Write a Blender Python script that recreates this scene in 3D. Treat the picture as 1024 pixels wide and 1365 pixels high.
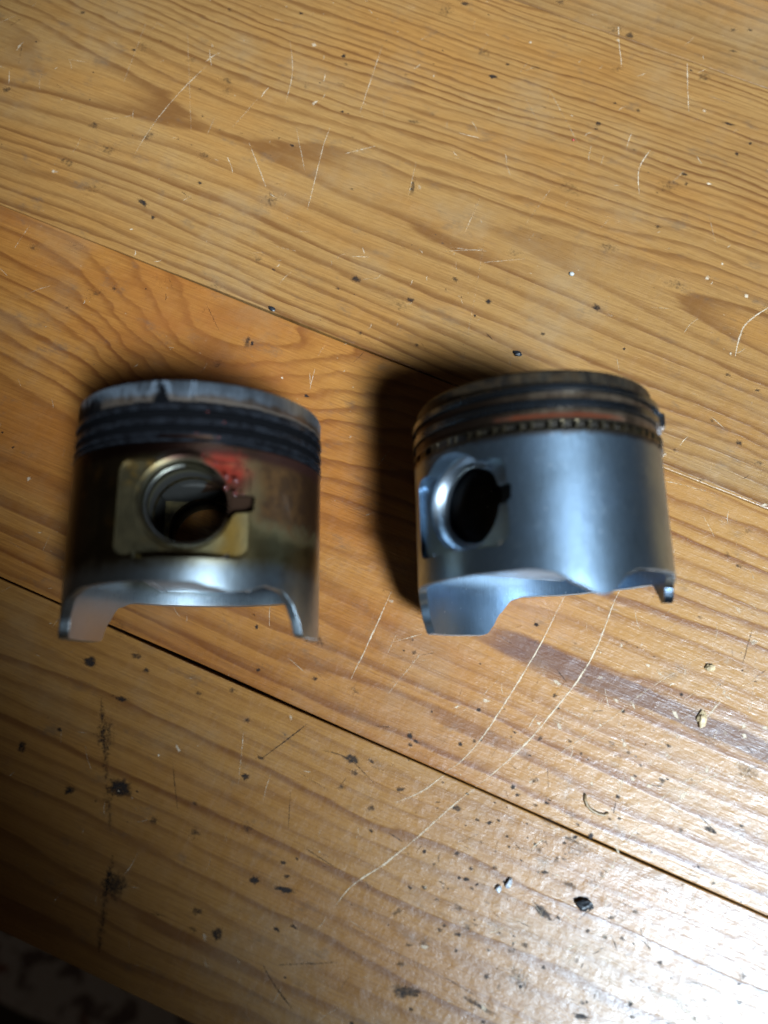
import bpy, bmesh, math, random
import numpy as np
from mathutils import Vector, Matrix, noise as mnoise

random.seed(7)
C = bpy.context.scene.collection
for o in list(bpy.data.objects):
    bpy.data.objects.remove(o)
MM = 0.001
R = math.radians

# ------------------------------------------------------------------ camera
cam_d = bpy.data.cameras.new('camera')
cam = bpy.data.objects.new('camera', cam_d)
C.objects.link(cam)
TILT, DIST = R(12), 0.278
cam.location = (0, -DIST * math.sin(TILT), DIST * math.cos(TILT))
cam.rotation_euler = (TILT, 0, 0)
cam_d.sensor_fit = 'VERTICAL'
cam_d.sensor_height = 36.0
cam_d.lens = 36.0 * 1027 / 1365
cam_d.clip_start = 0.01
cam_d.clip_end = 20
cam_d.dof.use_dof = True
cam_d.dof.focus_distance = 0.284
cam_d.dof.aperture_fstop = cam_d.lens / 5.2
bpy.context.scene.camera = cam

# ------------------------------------------------------------------ dim room
world = bpy.data.worlds.new('World')
bpy.context.scene.world = world
world.use_nodes = True
bg = world.node_tree.nodes['Background']
bg.inputs[0].default_value = (1.0, 0.74, 0.50, 1)
bg.inputs[1].default_value = 0.021

# ------------------------------------------------------------------ the window: one soft cool light from the right front
def area(name, direction, dist, target, sx, sy, power, color, spread):
    l = bpy.data.lights.new(name, 'AREA')
    l.shape = 'RECTANGLE'
    l.size, l.size_y = sx, sy
    l.energy = power
    l.color = color
    l.spread = R(spread)
    o = bpy.data.objects.new(name, l)
    C.objects.link(o)
    d = Vector(direction).normalized()
    o.location = d * dist
    aim = (Vector(target) - o.location).normalized()
    o.rotation_euler = aim.to_track_quat('-Z', 'Y').to_euler()
    return o

AZ, EL = R(-36), R(54.5)
area('window_light', (math.cos(AZ) * math.cos(EL), math.sin(AZ) * math.cos(EL), math.sin(EL)),
     0.83, (0.120, 0.097, 0), 0.46, 0.44, 2.25, (0.68, 0.85, 1.0), 16)

# added lamp, aimed to strengthen the cool glare on the near right boards
area('glare_light', (0.50, -0.43, 0.76), 1.0, (0.19, -0.17, 0), 0.28, 0.28, 0.15, (0.28, 0.60, 1.0), 15)

sc = bpy.context.scene
sc.view_settings.view_transform = 'Standard'
sc.view_settings.look = 'None'
sc.view_settings.exposure = 0.0
sc.view_settings.gamma = 1.0

# ------------------------------------------------------------------ node helpers
class NT:
    """small wrapper that writes math nodes as expressions"""
    def __init__(self, name):
        self.m = bpy.data.materials.new(name)
        self.m.use_nodes = True
        self.t = self.m.node_tree
        self.t.nodes.clear()
        self.out = self.t.nodes.new('ShaderNodeOutputMaterial')
        self.b = self.t.nodes.new('ShaderNodeBsdfPrincipled')
        self.t.links.new(self.b.outputs[0], self.out.inputs[0])
    def node(self, typ, **kw):
        n = self.t.nodes.new(typ)
        for k, v in kw.items():
            setattr(n, k, v)
        return n
    def put(self, sock, v):
        if isinstance(v, bpy.types.NodeSocket):
            self.t.links.new(v, sock)
        elif isinstance(v, (tuple, list)) and len(v) == 3 and sock.type == 'RGBA':
            sock.default_value = (*v, 1)
        else:
            sock.default_value = v
    def math(self, op, a, b=0.0, c=0.0):
        n = self.node('ShaderNodeMath', operation=op)
        self.put(n.inputs[0], a); self.put(n.inputs[1], b); self.put(n.inputs[2], c)
        return n.outputs[0]
    def add(self, a, b): return self.math('ADD', a, b)
    def sub(self, a, b): return self.math('SUBTRACT', a, b)
    def mul(self, a, b): return self.math('MULTIPLY', a, b)
    def step(self, x, lo, hi, a=0.0, b=1.0):
        n = self.node('ShaderNodeMapRange', interpolation_type='SMOOTHSTEP')
        self.put(n.inputs[0], x)
        for i, v in zip((1, 2, 3, 4), (lo, hi, a, b)):
            self.put(n.inputs[i], v)
        return n.outputs[0]
    def band(self, x, c, w, soft):
        return self.step(self.math('ABSOLUTE', self.sub(x, c)), w + soft, max(w - soft, 0.0))
    def vec(self, x, y, z=0.0):
        n = self.node('ShaderNodeCombineXYZ')
        for i, v in enumerate((x, y, z)):
            self.put(n.inputs[i], v)
        return n.outputs[0]
    def coords(self):
        tc = self.node('ShaderNodeTexCoord')
        s = self.node('ShaderNodeSeparateXYZ')
        self.t.links.new(tc.outputs['Object'], s.inputs[0])
        return [self.mul(s.outputs[i], 1000.0) for i in range(3)]
    def noise(self, vec, scale, detail=3.0, rough=0.55, dist=0.0):
        n = self.node('ShaderNodeTexNoise')
        self.put(n.inputs['Vector'], vec)
        n.inputs['Scale'].default_value = scale
        n.inputs['Detail'].default_value = detail
        n.inputs['Roughness'].default_value = rough
        n.inputs['Distortion'].default_value = dist
        return n.outputs['Fac']
    def mix(self, f, a, b, blend='MIX'):
        n = self.node('ShaderNodeMix', data_type='RGBA', blend_type=blend)
        self.put(n.inputs[0], f); self.put(n.inputs[6], a); self.put(n.inputs[7], b)
        return n.outputs[2]
    def ramp(self, x, stops):
        n = self.node('ShaderNodeValToRGB')
        e = n.color_ramp.elements
        while len(e) < len(stops):
            e.new(0.5)
        for el, (p, c) in zip(e, stops):
            el.position = p
            el.color = (*c, 1)
        self.put(n.inputs[0], x)
        return n.outputs[0]
    def curve(self, x, lo, hi, pts, ymax):
        n = self.node('ShaderNodeFloatCurve')
        cv = n.mapping.curves[0]
        while len(cv.points) < len(pts):
            cv.points.new(0.5, 0.5)
        for p, (px, py) in zip(cv.points, pts):
            p.location = ((px - lo) / (hi - lo), py / ymax)
            p.handle_type = 'AUTO'
        n.mapping.update()
        mr = self.node('ShaderNodeMapRange')
        self.put(mr.inputs[0], x)
        mr.inputs[1].default_value, mr.inputs[2].default_value = lo, hi
        self.t.links.new(mr.outputs[0], n.inputs['Value'])
        return self.mul(n.outputs[0], ymax)
    def bump(self, h, strength, dist):
        n = self.node('ShaderNodeBump')
        n.inputs['Strength'].default_value = strength
        n.inputs['Distance'].default_value = dist
        self.put(n.inputs['Height'], h)
        self.t.links.new(n.outputs[0], self.b.inputs['Normal'])
    def set(self, **kw):
        names = dict(color='Base Color', metal='Metallic', rough='Roughness', spec='Specular IOR Level',
                     coat='Coat Weight', coat_rough='Coat Roughness', alpha='Alpha', aniso='Anisotropic')
        for k, v in kw.items():
            self.put(self.b.inputs[names[k]], v)
        return self.m

# ------------------------------------------------------------------ object helpers
def empty(name, label, cat, loc, rz=0.0, group=None):
    o = bpy.data.objects.new(name, None)
    C.objects.link(o)
    o.empty_display_size = 0.01
    o.location = loc
    o.rotation_euler = (0, 0, rz)
    o['label'] = label
    o['category'] = cat
    if group:
        o['group'] = group
    return o

def link(name, me, mat, parent=None, sharp=32):
    o = bpy.data.objects.new(name, me)
    C.objects.link(o)
    if mat:
        me.materials.clear()
        me.materials.append(mat)
    for p in me.polygons:
        p.use_smooth = True
    if sharp:
        me.set_sharp_from_angle(angle=R(sharp))
    if parent:
        o.parent = parent
    return o

def mesh(name, verts, faces):
    """verts in millimetres"""
    me = bpy.data.meshes.new(name)
    me.from_pydata([(x * MM, y * MM, z * MM) for x, y, z in verts], [], faces)
    bm = bmesh.new()
    bm.from_mesh(me)
    bmesh.ops.remove_doubles(bm, verts=bm.verts, dist=1e-7)
    bmesh.ops.recalc_face_normals(bm, faces=bm.faces)
    bm.to_mesh(me)
    bm.free()
    return me

# ------------------------------------------------------------------ pine planks
GA = R(-23)
def ground(u, v):
    return (u * math.cos(GA) - v * math.sin(GA), u * math.sin(GA) + v * math.cos(GA))

def wood(name, v0, depth_pts, low_scale, ring, power, tone, seed, knot=None, streak=None, worn=0.3, pale_to=None):
    n = NT(name)
    u, v, z = n.coords()
    # slow wander of the grain
    w1 = n.noise(n.vec(n.add(n.mul(u, 0.006), seed), n.mul(v, 0.02), 0), 1.0, 2.0)
    w2 = n.noise(n.vec(n.add(n.mul(u, 0.022), seed), n.mul(v, 0.09), 3.0), 1.0, 3.0)
    vv = n.add(n.sub(v, v0), n.add(n.mul(n.sub(w1, 0.5), 12.0), n.mul(n.sub(w2, 0.5), 4.0)))
    vv = n.mul(vv, n.step(vv, -8.0, 8.0, low_scale, 1.0))
    d = n.curve(u, -340, 340, depth_pts, 60.0)
    d = n.add(d, n.mul(n.sub(w2, 0.5), 3.0))
    w3 = n.noise(n.vec(n.add(n.mul(u, 0.06), seed), n.mul(v, 0.35), 6.0), 1.0, 3.0)
    vv = n.add(vv, n.mul(n.sub(w3, 0.5), 1.8))
    r = n.math('SQRT', n.add(n.mul(vv, vv), n.mul(d, d)))
    f = n.math('POWER', n.mul(r, 1.0 / ring), power)
    f = n.add(f, n.mul(n.noise(n.vec(n.add(n.mul(u, 0.004), seed * 3), n.mul(v, 0.055), 8.0), 1.0, 3.0), 1.8))
    kd = None
    if knot:
        ku, kv, ks, ka = knot
        du = n.sub(u, ku); dv = n.sub(v, kv)
        du = n.add(du, n.mul(n.sub(n.noise(n.vec(n.mul(u, 0.05), n.mul(v, 0.05), 1.0), 1.0, 3.0), 0.5), 22.0))
        kd = n.math('SQRT', n.add(n.mul(n.mul(du, du), 0.62), n.mul(dv, dv)))
        g = n.math('EXPONENT', n.mul(n.mul(kd, kd), -1.0 / (2 * ks * ks)))
        f = n.add(f, n.mul(g, ka))
    fr = n.math('FRACT', f)
    # each ring has its own strength
    cell = n.math('FLOOR', f)
    wn = n.node('ShaderNodeTexWhiteNoise', noise_dimensions='1D')
    n.put(wn.inputs['W'], n.add(cell, seed))
    late = n.mul(n.step(fr, 0.38, 0.84), n.step(fr, 1.0, 0.86))
    late = n.math('POWER', late, 1.25)
    late = n.mul(late, n.add(0.34, n.mul(wn.outputs[0], 0.52)))
    fade = n.noise(n.vec(n.add(n.mul(u, 0.011), seed), n.mul(v, 0.06), 12.0), 1.0, 3.0)
    late = n.mul(late, n.step(fade, 0.2, 0.6, 0.6, 1.1))
    # long fibres and pores
    fib = n.noise(n.vec(n.mul(u, 0.05), n.mul(v, 1.6), seed), 1.0, 4.0, 0.65)
    fib2 = n.noise(n.vec(n.mul(u, 0.25), n.mul(v, 5.0), seed + 4), 1.0, 2.0)
    cloud = n.noise(n.vec(n.mul(u, 0.012), n.mul(v, 0.03), seed + 9), 1.0, 4.0, 0.6)
    early = n.mix(cloud, tone[0], tone[1])
    warm = n.noise(n.vec(n.add(n.mul(u, 0.008), seed), n.mul(v, 0.028), 15.0), 1.0, 4.0, 0.6)
    early = n.mix(n.mul(n.step(warm, 0.42, 0.66), 0.8 if knot else 0.55), early, (0.26, 0.085, 0.015) if knot else (0.29, 0.118, 0.024))
    col = n.mix(late, early, tone[2])
    col = n.mix(n.mul(n.step(fib, 0.35, 0.72), 0.42), col, tone[2])
    col = n.mix(n.mul(n.step(fib2, 0.5, 0.8), 0.35), col, (0.10, 0.045, 0.015))
    if pale_to:     # the board turns paler towards its right end
        pf = n.step(n.add(u, n.mul(n.sub(cloud, 0.5), 60.0)), 30.0, 120.0)
        col = n.mix(n.mul(pf, 0.6), col, n.mix(late, pale_to, tone[2]))
    if knot:
        red = n.mul(n.step(kd, ks * 1.9, ks * 0.3), n.step(n.noise(n.vec(n.mul(u, 0.03), n.mul(v, 0.06), 5.0), 1.0, 4.0, 0.6), 0.25, 0.65))
        col = n.mix(n.mul(red, 0.8), col, (0.235, 0.075, 0.017))
        heart = n.step(n.add(kd, n.mul(n.sub(fib, 0.5), 10.0)), ks * 0.42, ks * 0.1)
        col = n.mix(n.mul(heart, 0.55), col, (0.13, 0.038, 0.010))
    if streak:
        su, sv, sw = streak
        nb = n.mul(n.sub(n.noise(n.vec(n.mul(u, 0.03), n.mul(v, 0.25), 7.0), 1.0, 4.0, 0.6), 0.5), 6.0)
        sm = n.band(n.add(v, nb), sv, sw, 0.9)
        sm = n.mul(sm, n.step(n.add(u, n.mul(nb, 2.5)), su - 5, su + 14))
        sm = n.mul(sm, n.add(0.55, n.mul(fib, 0.5)))
        col = n.mix(n.mul(sm, 0.95), col, (0.085, 0.034, 0.024))
    # grey wear where the varnish has gone, and grime
    wear = n.noise(n.vec(n.mul(u, 0.018), n.mul(v, 0.022), seed + 20), 1.0, 5.0, 0.65)
    wm = n.mul(n.step(wear, 0.50, 0.72), worn * 0.7)
    col = n.mix(wm, col, (0.255, 0.165, 0.085))
    grime = n.noise(n.vec(n.mul(u, 0.07), n.mul(v, 0.11), seed + 31), 1.0, 5.0, 0.7)
    col = n.mix(n.mul(n.step(grime, 0.55, 0.78), 0.5), col, (0.075, 0.055, 0.040))
    speck = n.noise(n.vec(n.mul(u, 0.55), n.mul(v, 0.75), seed + 40), 1.0, 1.5, 0.5)
    col = n.mix(n.mul(n.step(speck, 0.77, 0.81), 0.7), col, (0.03, 0.022, 0.018))
    lightspeck = n.noise(n.vec(n.mul(u, 0.7), n.mul(v, 0.9), seed + 50), 1.0, 1.5, 0.5)
    col = n.mix(n.mul(n.step(lightspeck, 0.77, 0.82), 0.5), col, (0.42, 0.33, 0.23))
    scuff = n.noise(n.vec(n.mul(u, 0.35), n.mul(v, 0.09), seed + 70), 1.0, 4.0, 0.7)
    rough = n.add(n.add(0.20, n.mul(wear, 0.16)), n.add(n.mul(grime, 0.08), n.mul(n.step(scuff, 0.4, 0.75), 0.10)))
    n.set(color=col, rough=rough, spec=0.5)
    dents = n.noise(n.vec(n.mul(u, 0.16), n.mul(v, 0.2), seed + 60), 1.0, 4.0, 0.6)
    h = n.add(n.add(n.mul(late, 0.30), n.mul(fib, 0.35)), n.add(n.mul(dents, 1.3), n.mul(fib2, 0.15)))
    n.bump(h, 0.5, 0.0005)
    return n.m

EARLY_A, EARLY_B, LATE = (0.320, 0.170, 0.056), (0.245, 0.118, 0.035), (0.122, 0.045, 0.012)
flat = lambda d: [(-340, d), (340, d)]
mats = [
    wood('pine_back', 335, flat(34), 1.0, 7.0, 1.15, ((0.27, 0.145, 0.052), (0.21, 0.108, 0.036), (0.12, 0.05, 0.015)), 11.3, worn=0.5),
    wood('pine_wide', 122, [(-340, 8), (-240, 13), (-168, 18.4), (-117, 20), (-65, 18.4), (39, 14.4), (88, 10.4), (160, 5), (340, 3)],
         0.74, 6.4, 1.22, (EARLY_A, EARLY_B, LATE), 2.1, worn=0.6),
    wood('pine_knotty', -25, [(-340, 12), (-100, 16), (0, 13), (52, 9), (160, 4), (340, 6)], 1.0, 8.2, 1.06,
         ((0.345, 0.150, 0.033), (0.270, 0.098, 0.019), (0.125, 0.035, 0.007)), 5.7, knot=(-82, 30, 25, 4.0), streak=(50, -25.5, 3.6), worn=0.35, pale_to=(0.335, 0.175, 0.055)),
    wood('pine_front', -205, flat(18), 1.0, 8.0, 1.06, ((0.330, 0.160, 0.042), (0.265, 0.115, 0.027), (0.135, 0.047, 0.011)), 8.9, worn=0.45),
]

table = empty('table', 'scratched varnished pine plank tabletop carrying the two pistons', 'table', (0, 0, 0), GA)

def plank(va, vb, mat, seed, gap_a, gap_b, thick=27):
    """one board; its long edges wander a little and are eased; va < vb"""
    n = 46
    us = [-430 + 900 * i / n for i in range(n + 1)]
    def edge(v, g, s, u):
        w = 0.35 * mnoise.noise(Vector((u * 0.012, s, 0))) + 0.16 * mnoise.noise(Vector((u * 0.06, s, 4)))
        return v + s * 0 + w + g(u)
    rows = []
    for u in us:
        a = edge(va, gap_a, seed, u)
        b = edge(vb, gap_b, seed + 1, u)
        e = 0.45
        rows.append([(u, a, -thick), (u, a, -e), (u, a + e * 0.35, -e * 0.3), (u, a + e, 0), (u, b - e, 0),
                     (u, b - e * 0.35, -e * 0.3), (u, b, -e), (u, b, -thick)])
    k = len(rows[0])
    vs = [p for r_ in rows for p in r_]
    fs = [(i * k + j, (i + 1) * k + j, (i + 1) * k + (j + 1) % k, i * k + (j + 1) % k) for i in range(n) for j in range(k)]
    fs += [tuple(range(k)), tuple(n * k + j for j in range(k))]
    o = link('plank', mesh('plank', vs, fs), mat, table, 0)
    o.data.shade_flat()
    return o

def jg(k):      # joint opening along the boards: tight at the ends, open in the middle
    return k
open1 = lambda u: 0.05 + 0.40 * math.exp(-((u + 62) / 55) ** 2)
open2 = lambda u: 0.26 + 0.22 * math.exp(-((u + 20) / 70) ** 2)
zero = lambda u: 0.03
planks = [
    plank(224, 395, mats[0], 3.0, zero, lambda u: -0.1),
    plank(55, 224, mats[1], 9.0, open1, lambda u: -0.03),
    plank(-75, 55, mats[2], 10.0 - 2.0, open2, lambda u: -open1(u)),
    plank(-176, -75, mats[3], 17.0, lambda u: 0, lambda u: -open2(u)),
]
BOUNDS = [(224, 395), (55, 224), (-75, 55), (-176, -75)]

# ------------------------------------------------------------------ wear on the boards (shape of its own, in board millimetres)
def mark_mat(name, color, rough, strength):
    n = NT(name)
    at = n.node('ShaderNodeAttribute', attribute_name='fade')
    u, v, z = n.coords()
    ns = n.noise(n.vec(n.mul(u, 0.8), n.mul(v, 0.8), 0.0), 1.0, 4.0, 0.65)
    a = n.add(at.outputs['Fac'], n.mul(n.sub(ns, 0.5), 1.3))
    n.set(color=color, rough=rough, spec=0.12, alpha=n.mul(n.step(a, 0.12, 0.95), strength))
    return n.m
M_DARK = mark_mat('grime_mark', (0.022, 0.016, 0.014), 0.55, 0.92)
M_PALE = mark_mat('scratched_wood', (0.60, 0.46, 0.32), 0.5, 0.9)

class Marks:
    def __init__(self): self.v, self.f, self.a = [], [], []
    def blob(self, u, v, ru, rv, ang, s, z=0.035):
        """an irregular flat stain"""
        n = 14
        ca, sa = math.cos(R(ang)), math.sin(R(ang))
        b = len(self.v)
        self.v.append((u, v, z)); self.a.append(s)
        for ring, amp in ((0.55, 0.85), (1.25, 0.0)):
            for i in range(n):
                t = 2 * math.pi * i / n
                k = ring * (1 + 0.6 * mnoise.noise(Vector((math.cos(t) * 1.6 + u, math.sin(t) * 1.6 + v, 0))))
                x, y = ru * k * math.cos(t), rv * k * math.sin(t)
                self.v.append((u + x * ca - y * sa, v + x * sa + y * ca, z)); self.a.append(amp * s)
        for i in range(n):
            j = (i + 1) % n
            self.f.append((b, b + 1 + i, b + 1 + j))
            self.f.append((b + 1 + i, b + 1 + n + i, b + 1 + n + j, b + 1 + j))
    def stroke(self, pts, w, s, z=0.05):
        """a scratch: a narrow ribbon through the points"""
        P = [Vector(p) for p in pts]
        Q = []
        for i in range(len(P) - 1):
            p0, p1, p2, p3 = P[max(i - 1, 0)], P[i], P[i + 1], P[min(i + 2, len(P) - 1)]
            m = max(3, int((p2 - p1).length / 2.0))
            for k in range(m):
                t = k / m
                Q.append(0.5 * ((2 * p1) + (p2 - p0) * t + (2 * p0 - 5 * p1 + 4 * p2 - p3) * t * t + (3 * p1 - p0 - 3 * p2 + p3) * t ** 3))
        Q.append(P[-1])
        b = len(self.v)
        n = len(Q)
        for i, q in enumerate(Q):
            d = (Q[min(i + 1, n - 1)] - Q[max(i - 1, 0)]).normalized()
            nn = Vector((-d.y, d.x))
            taper = min(1.0, 0.25 + 3.2 * min(i, n - 1 - i) / n)
            wob = 1 + 0.55 * mnoise.noise(Vector((q.x * 0.4, q.y * 0.4, 2)))
            jit = nn * (0.18 * mnoise.noise(Vector((q.x * 0.25, q.y * 0.25, 9))))
            h = 0.5 * w * taper * wob
            for k, am in ((-1.5, 0), (0, 1), (1.5, 0)):
                p = q + jit + nn * (k * h)
                self.v.append((p.x, p.y, z))
                self.a.append(am * s * (0.78 + 0.4 * mnoise.noise(Vector((q.x * 0.2, q.y * 0.2, 5)))))
        for i in range(n - 1):
            o = b + 3 * i
            self.f += [(o, o + 1, o + 4, o + 3), (o + 1, o + 2, o + 5, o + 4)]
    def build(self, name, mat, parent, label):
        if not self.v: return
        me = bpy.data.meshes.new(name)
        me.from_pydata([(x * MM, y * MM, z * MM) for x, y, z in self.v], [], self.f)
        at = me.attributes.new('fade', 'FLOAT', 'POINT')
        at.data.foreach_set('value', self.a)
        o = link(name, me, mat, parent, None)
        o['kind'] = 'stuff'
        o['label'] = label
        return o

def board_of(v):
    for i, (a, b) in enumerate(BOUNDS):
        if a <= v < b: return i
    return 3
PS, DS = [Marks() for _ in BOUNDS], [Marks() for _ in BOUNDS]
def scratch(sets, pts, w, s):
    # a scratch that crosses a joint is cut there
    cur, bi = [pts[0]], board_of(pts[0][1])
    for p in pts[1:]:
        pb = board_of(p[1])
        if pb != bi:
            q = cur[-1]
            lim = BOUNDS[bi][0] if p[1] < q[1] else BOUNDS[bi][1]
            t = (lim - q[1]) / (p[1] - q[1])
            m = (q[0] + t * (p[0] - q[0]), lim)
            cur.append((m[0], m[1] + (0.4 if p[1] < q[1] else -0.4)))
            sets[bi].stroke(cur, w, s)
            cur, bi = [(m[0], m[1] - (0.5 if p[1] < q[1] else -0.5))], pb
        cur.append(p)
    if len(cur) > 1:
        sets[bi].stroke(cur, w, s)
PALE_SCRATCHES = [([(70.6,-0.2),(70.0,-7.6),(68.5,-22.4),(65.6,-38.8),(62.3,-55.1),(58.4,-67.4),(49.0,-83.2),(42.2,-89.9)],1.0,0.9),
 ([(88.3,11.7),(87.3,2.6),(87.0,-14.5),(84.9,-27.9),(79.8,-43.7),(75.8,-54.8),(68.9,-68.7),(61.6,-80.9),(52.5,-98.3),(46.3,-109.0),(39.3,-118.9),(36.4,-127.5)],1.15,1),
 ([(122.7,-2.2),(107.6,-22.4),(99.1,-36.8),(88.3,-52.1),(77.8,-67.1)],0.9,0.5),
 ([(13.6,-25.3),(13.2,-45.9),(12.5,-58.6)],0.9,0.8),
 ([(31.5,-40.9),(26.2,-58.3)],0.6,0.55),
 ([(29.3,-34.8),(20.1,-42.1)],0.8,0.6),
 ([(-140.6,144.1),(-145.1,128.7),(-148.3,111.3),(-149.1,96.0)],0.6,0.7),
 ([(-82.1,137.5),(-80.7,126.9),(-77.9,113.4),(-75.2,100.1)],0.6,0.8),
 ([(-113.8,168.5),(-106.9,155.7),(-103.3,141.0)],0.7,0.6),
 ([(8.9,228.6),(17.0,210.2)],0.8,0.8),
 ([(41.1,222.4),(49.0,200.7)],0.9,0.6),
 ([(40.3,178.3),(38.9,168.5),(42.8,157.3)],1.0,0.75),
 ([(104.0,131.0),(97.9,120.0),(98.4,107.0)],1.2,0.8),
 ([(-109.2,118.5),(-94.3,102.8)],0.6,0.6),
 ([(-94.6,132.2),(-82.9,114.9)],0.6,0.5),
 ([(-156.2,158.5),(-132.9,114.1)],0.6,0.3),
 ([(-172.9,153.4),(-168.3,123.8)],0.7,0.3),
 ([(136.6,-36.9),(124.5,-52.4),(117.6,-70.7),(112.3,-90.4)],0.9,0.6),
 ([(148.2,-31.9),(141.0,-50.6)],0.9,0.6),
 ([(137.9,-110.8),(147.3,-110.3),(157.2,-113.7)],3.0,0.5),
 ([(-14.1,-88.9),(-8.5,-105.0)],0.7,0.5),
 ([(66.9,-32.8),(78.5,-30.6),(97.1,-40.4)],0.5,0.3),
 ([(-17.5,106.9),(-3.4,111.1)],0.6,0.5),
 ([(-3.0,106.1),(11.1,113.8)],0.5,0.5),
 ([(-19.5,104.3),(-5.1,111.4)],0.6,0.5),
 ([(86.6,49.7),(94.6,51.5),(109.7,53.4)],0.6,0.5),
 ([(143.6,-1.6),(121.0,-27.5)],0.5,0.4),
 ([(116.7,-42.7),(130.7,-44.6),(142.7,-36.9)],0.5,0.5),
 ([(128.3,-49.5),(139.2,-38.4)],1.6,0.6),
 ([(132.0,-16.1),(129.2,-24.0)],1.8,0.7),
 ([(109.7,-49.6),(110.2,-58.5)],1.2,0.6),
 ([(136.7,12.2),(143.4,-18.0)],0.5,0.4),
 ([(132.6,-81.8),(112.5,-112.1),(103.8,-129.9)],0.5,0.35),
 ([(154.7,-62.5),(140.8,-83.2)],0.6,0.4),
 ([(98.4,-73.8),(92.1,-99.0)],0.5,0.4),
 ([(7.1,53.6),(-7.6,121.7)],0.3,0.2),
 ([(-73.7,148.6),(-77.8,181.8)],0.8,0.5),
 ([(-8.0,189.9),(12.3,170.1)],0.6,0.35),
 ([(-14.6,181.4),(-6.4,173.4)],0.6,0.35),
 ([(-44.1,136.9),(-41.1,121.8)],0.6,0.5),
 ([(-14.5,131.2),(-14.5,115.2)],0.6,0.4),
 ([(9.7,146.9),(6.0,127.4)],0.5,0.35),
 ([(70.7,160.2),(78.0,147.4)],0.5,0.35),
 ([(-114.4,139.0),(-118.3,122.1)],0.5,0.3),
 ([(-173.4,40.7),(-172.6,51.6)],0.9,0.4),
 ([(-71.7,128.9),(-62.0,136.7)],1.2,0.5),
 ([(64.6,-26.8),(55.8,-47.1),(49.1,-58.0)],0.5,0.3),
 ([(94.9,-30.5),(91.3,-46.8)],0.6,0.45),
 ([(116.3,-25.5),(124.9,-15.0),(136.9,-5.9)],0.5,0.4)]
DARK_SCRATCHES = [([(4.8,-78.2),(0.1,-86.3),(-4.6,-94.2)],1.1,0.9),
 ([(8.5,-100.4),(12.9,-111.3)],0.8,0.8),
 ([(19.9,-114.7),(31.3,-116.1)],0.9,0.8),
 ([(22.0,-151.7),(27.8,-155.6),(36.3,-159.8)],1.3,0.8),
 ([(-32.1,-107.2),(-23.6,-120.4)],0.8,0.7),
 ([(134.8,11.9),(135.3,-1.0)],1.1,0.7),
 ([(-112.6,52.7),(-109.2,49.0)],0.4,0.7),
 ([(-94.5,48.4),(-85.3,40.5)],0.7,0.8),
 ([(13.0,-84.0),(22.4,-83.2),(33.7,-87.1)],0.9,0.7),
 ([(9.0,-93.6),(20.7,-95.2)],0.7,0.6),
 ([(-215.5,124.2),(-212.2,114.9)],0.8,0.6),
 ([(0.1,-61.2),(6.9,-63.8)],0.8,0.5),
 ([(26.6,-150.0),(44.0,-141.9)],1.1,0.7),
 ([(76.4,-132.2),(95.4,-134.6)],1.4,0.5),
 ([(87.9,-63.3),(96.7,-65.5),(105.6,-64.3)],0.4,0.6),
 ([(136.3,-53.8),(144.5,-57.3)],1.1,0.8),
 ([(160.8,-94.0),(166.3,-103.4)],0.8,0.4),
 ([(30.3,-11.5),(35.5,-20.8)],0.5,0.5),
 ([(-6.6,143.6),(-15.7,134.3)],0.3,0.3),
 ([(-13.3,66.1),(-7.0,62.2)],0.6,0.5),
 ([(-26.5,57.2),(-35.4,60.1)],0.6,0.5),
 ([(116.9,-103.1),(109.5,-114.6)],0.5,0.3),
 ([(-63.9,-97.9),(-53.6,-115.0),(-40.9,-135.4)],6,0.55),
 ([(-37.2,-141.4),(-33.2,-154.6),(-27.8,-169.3)],6,0.6)]
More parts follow.
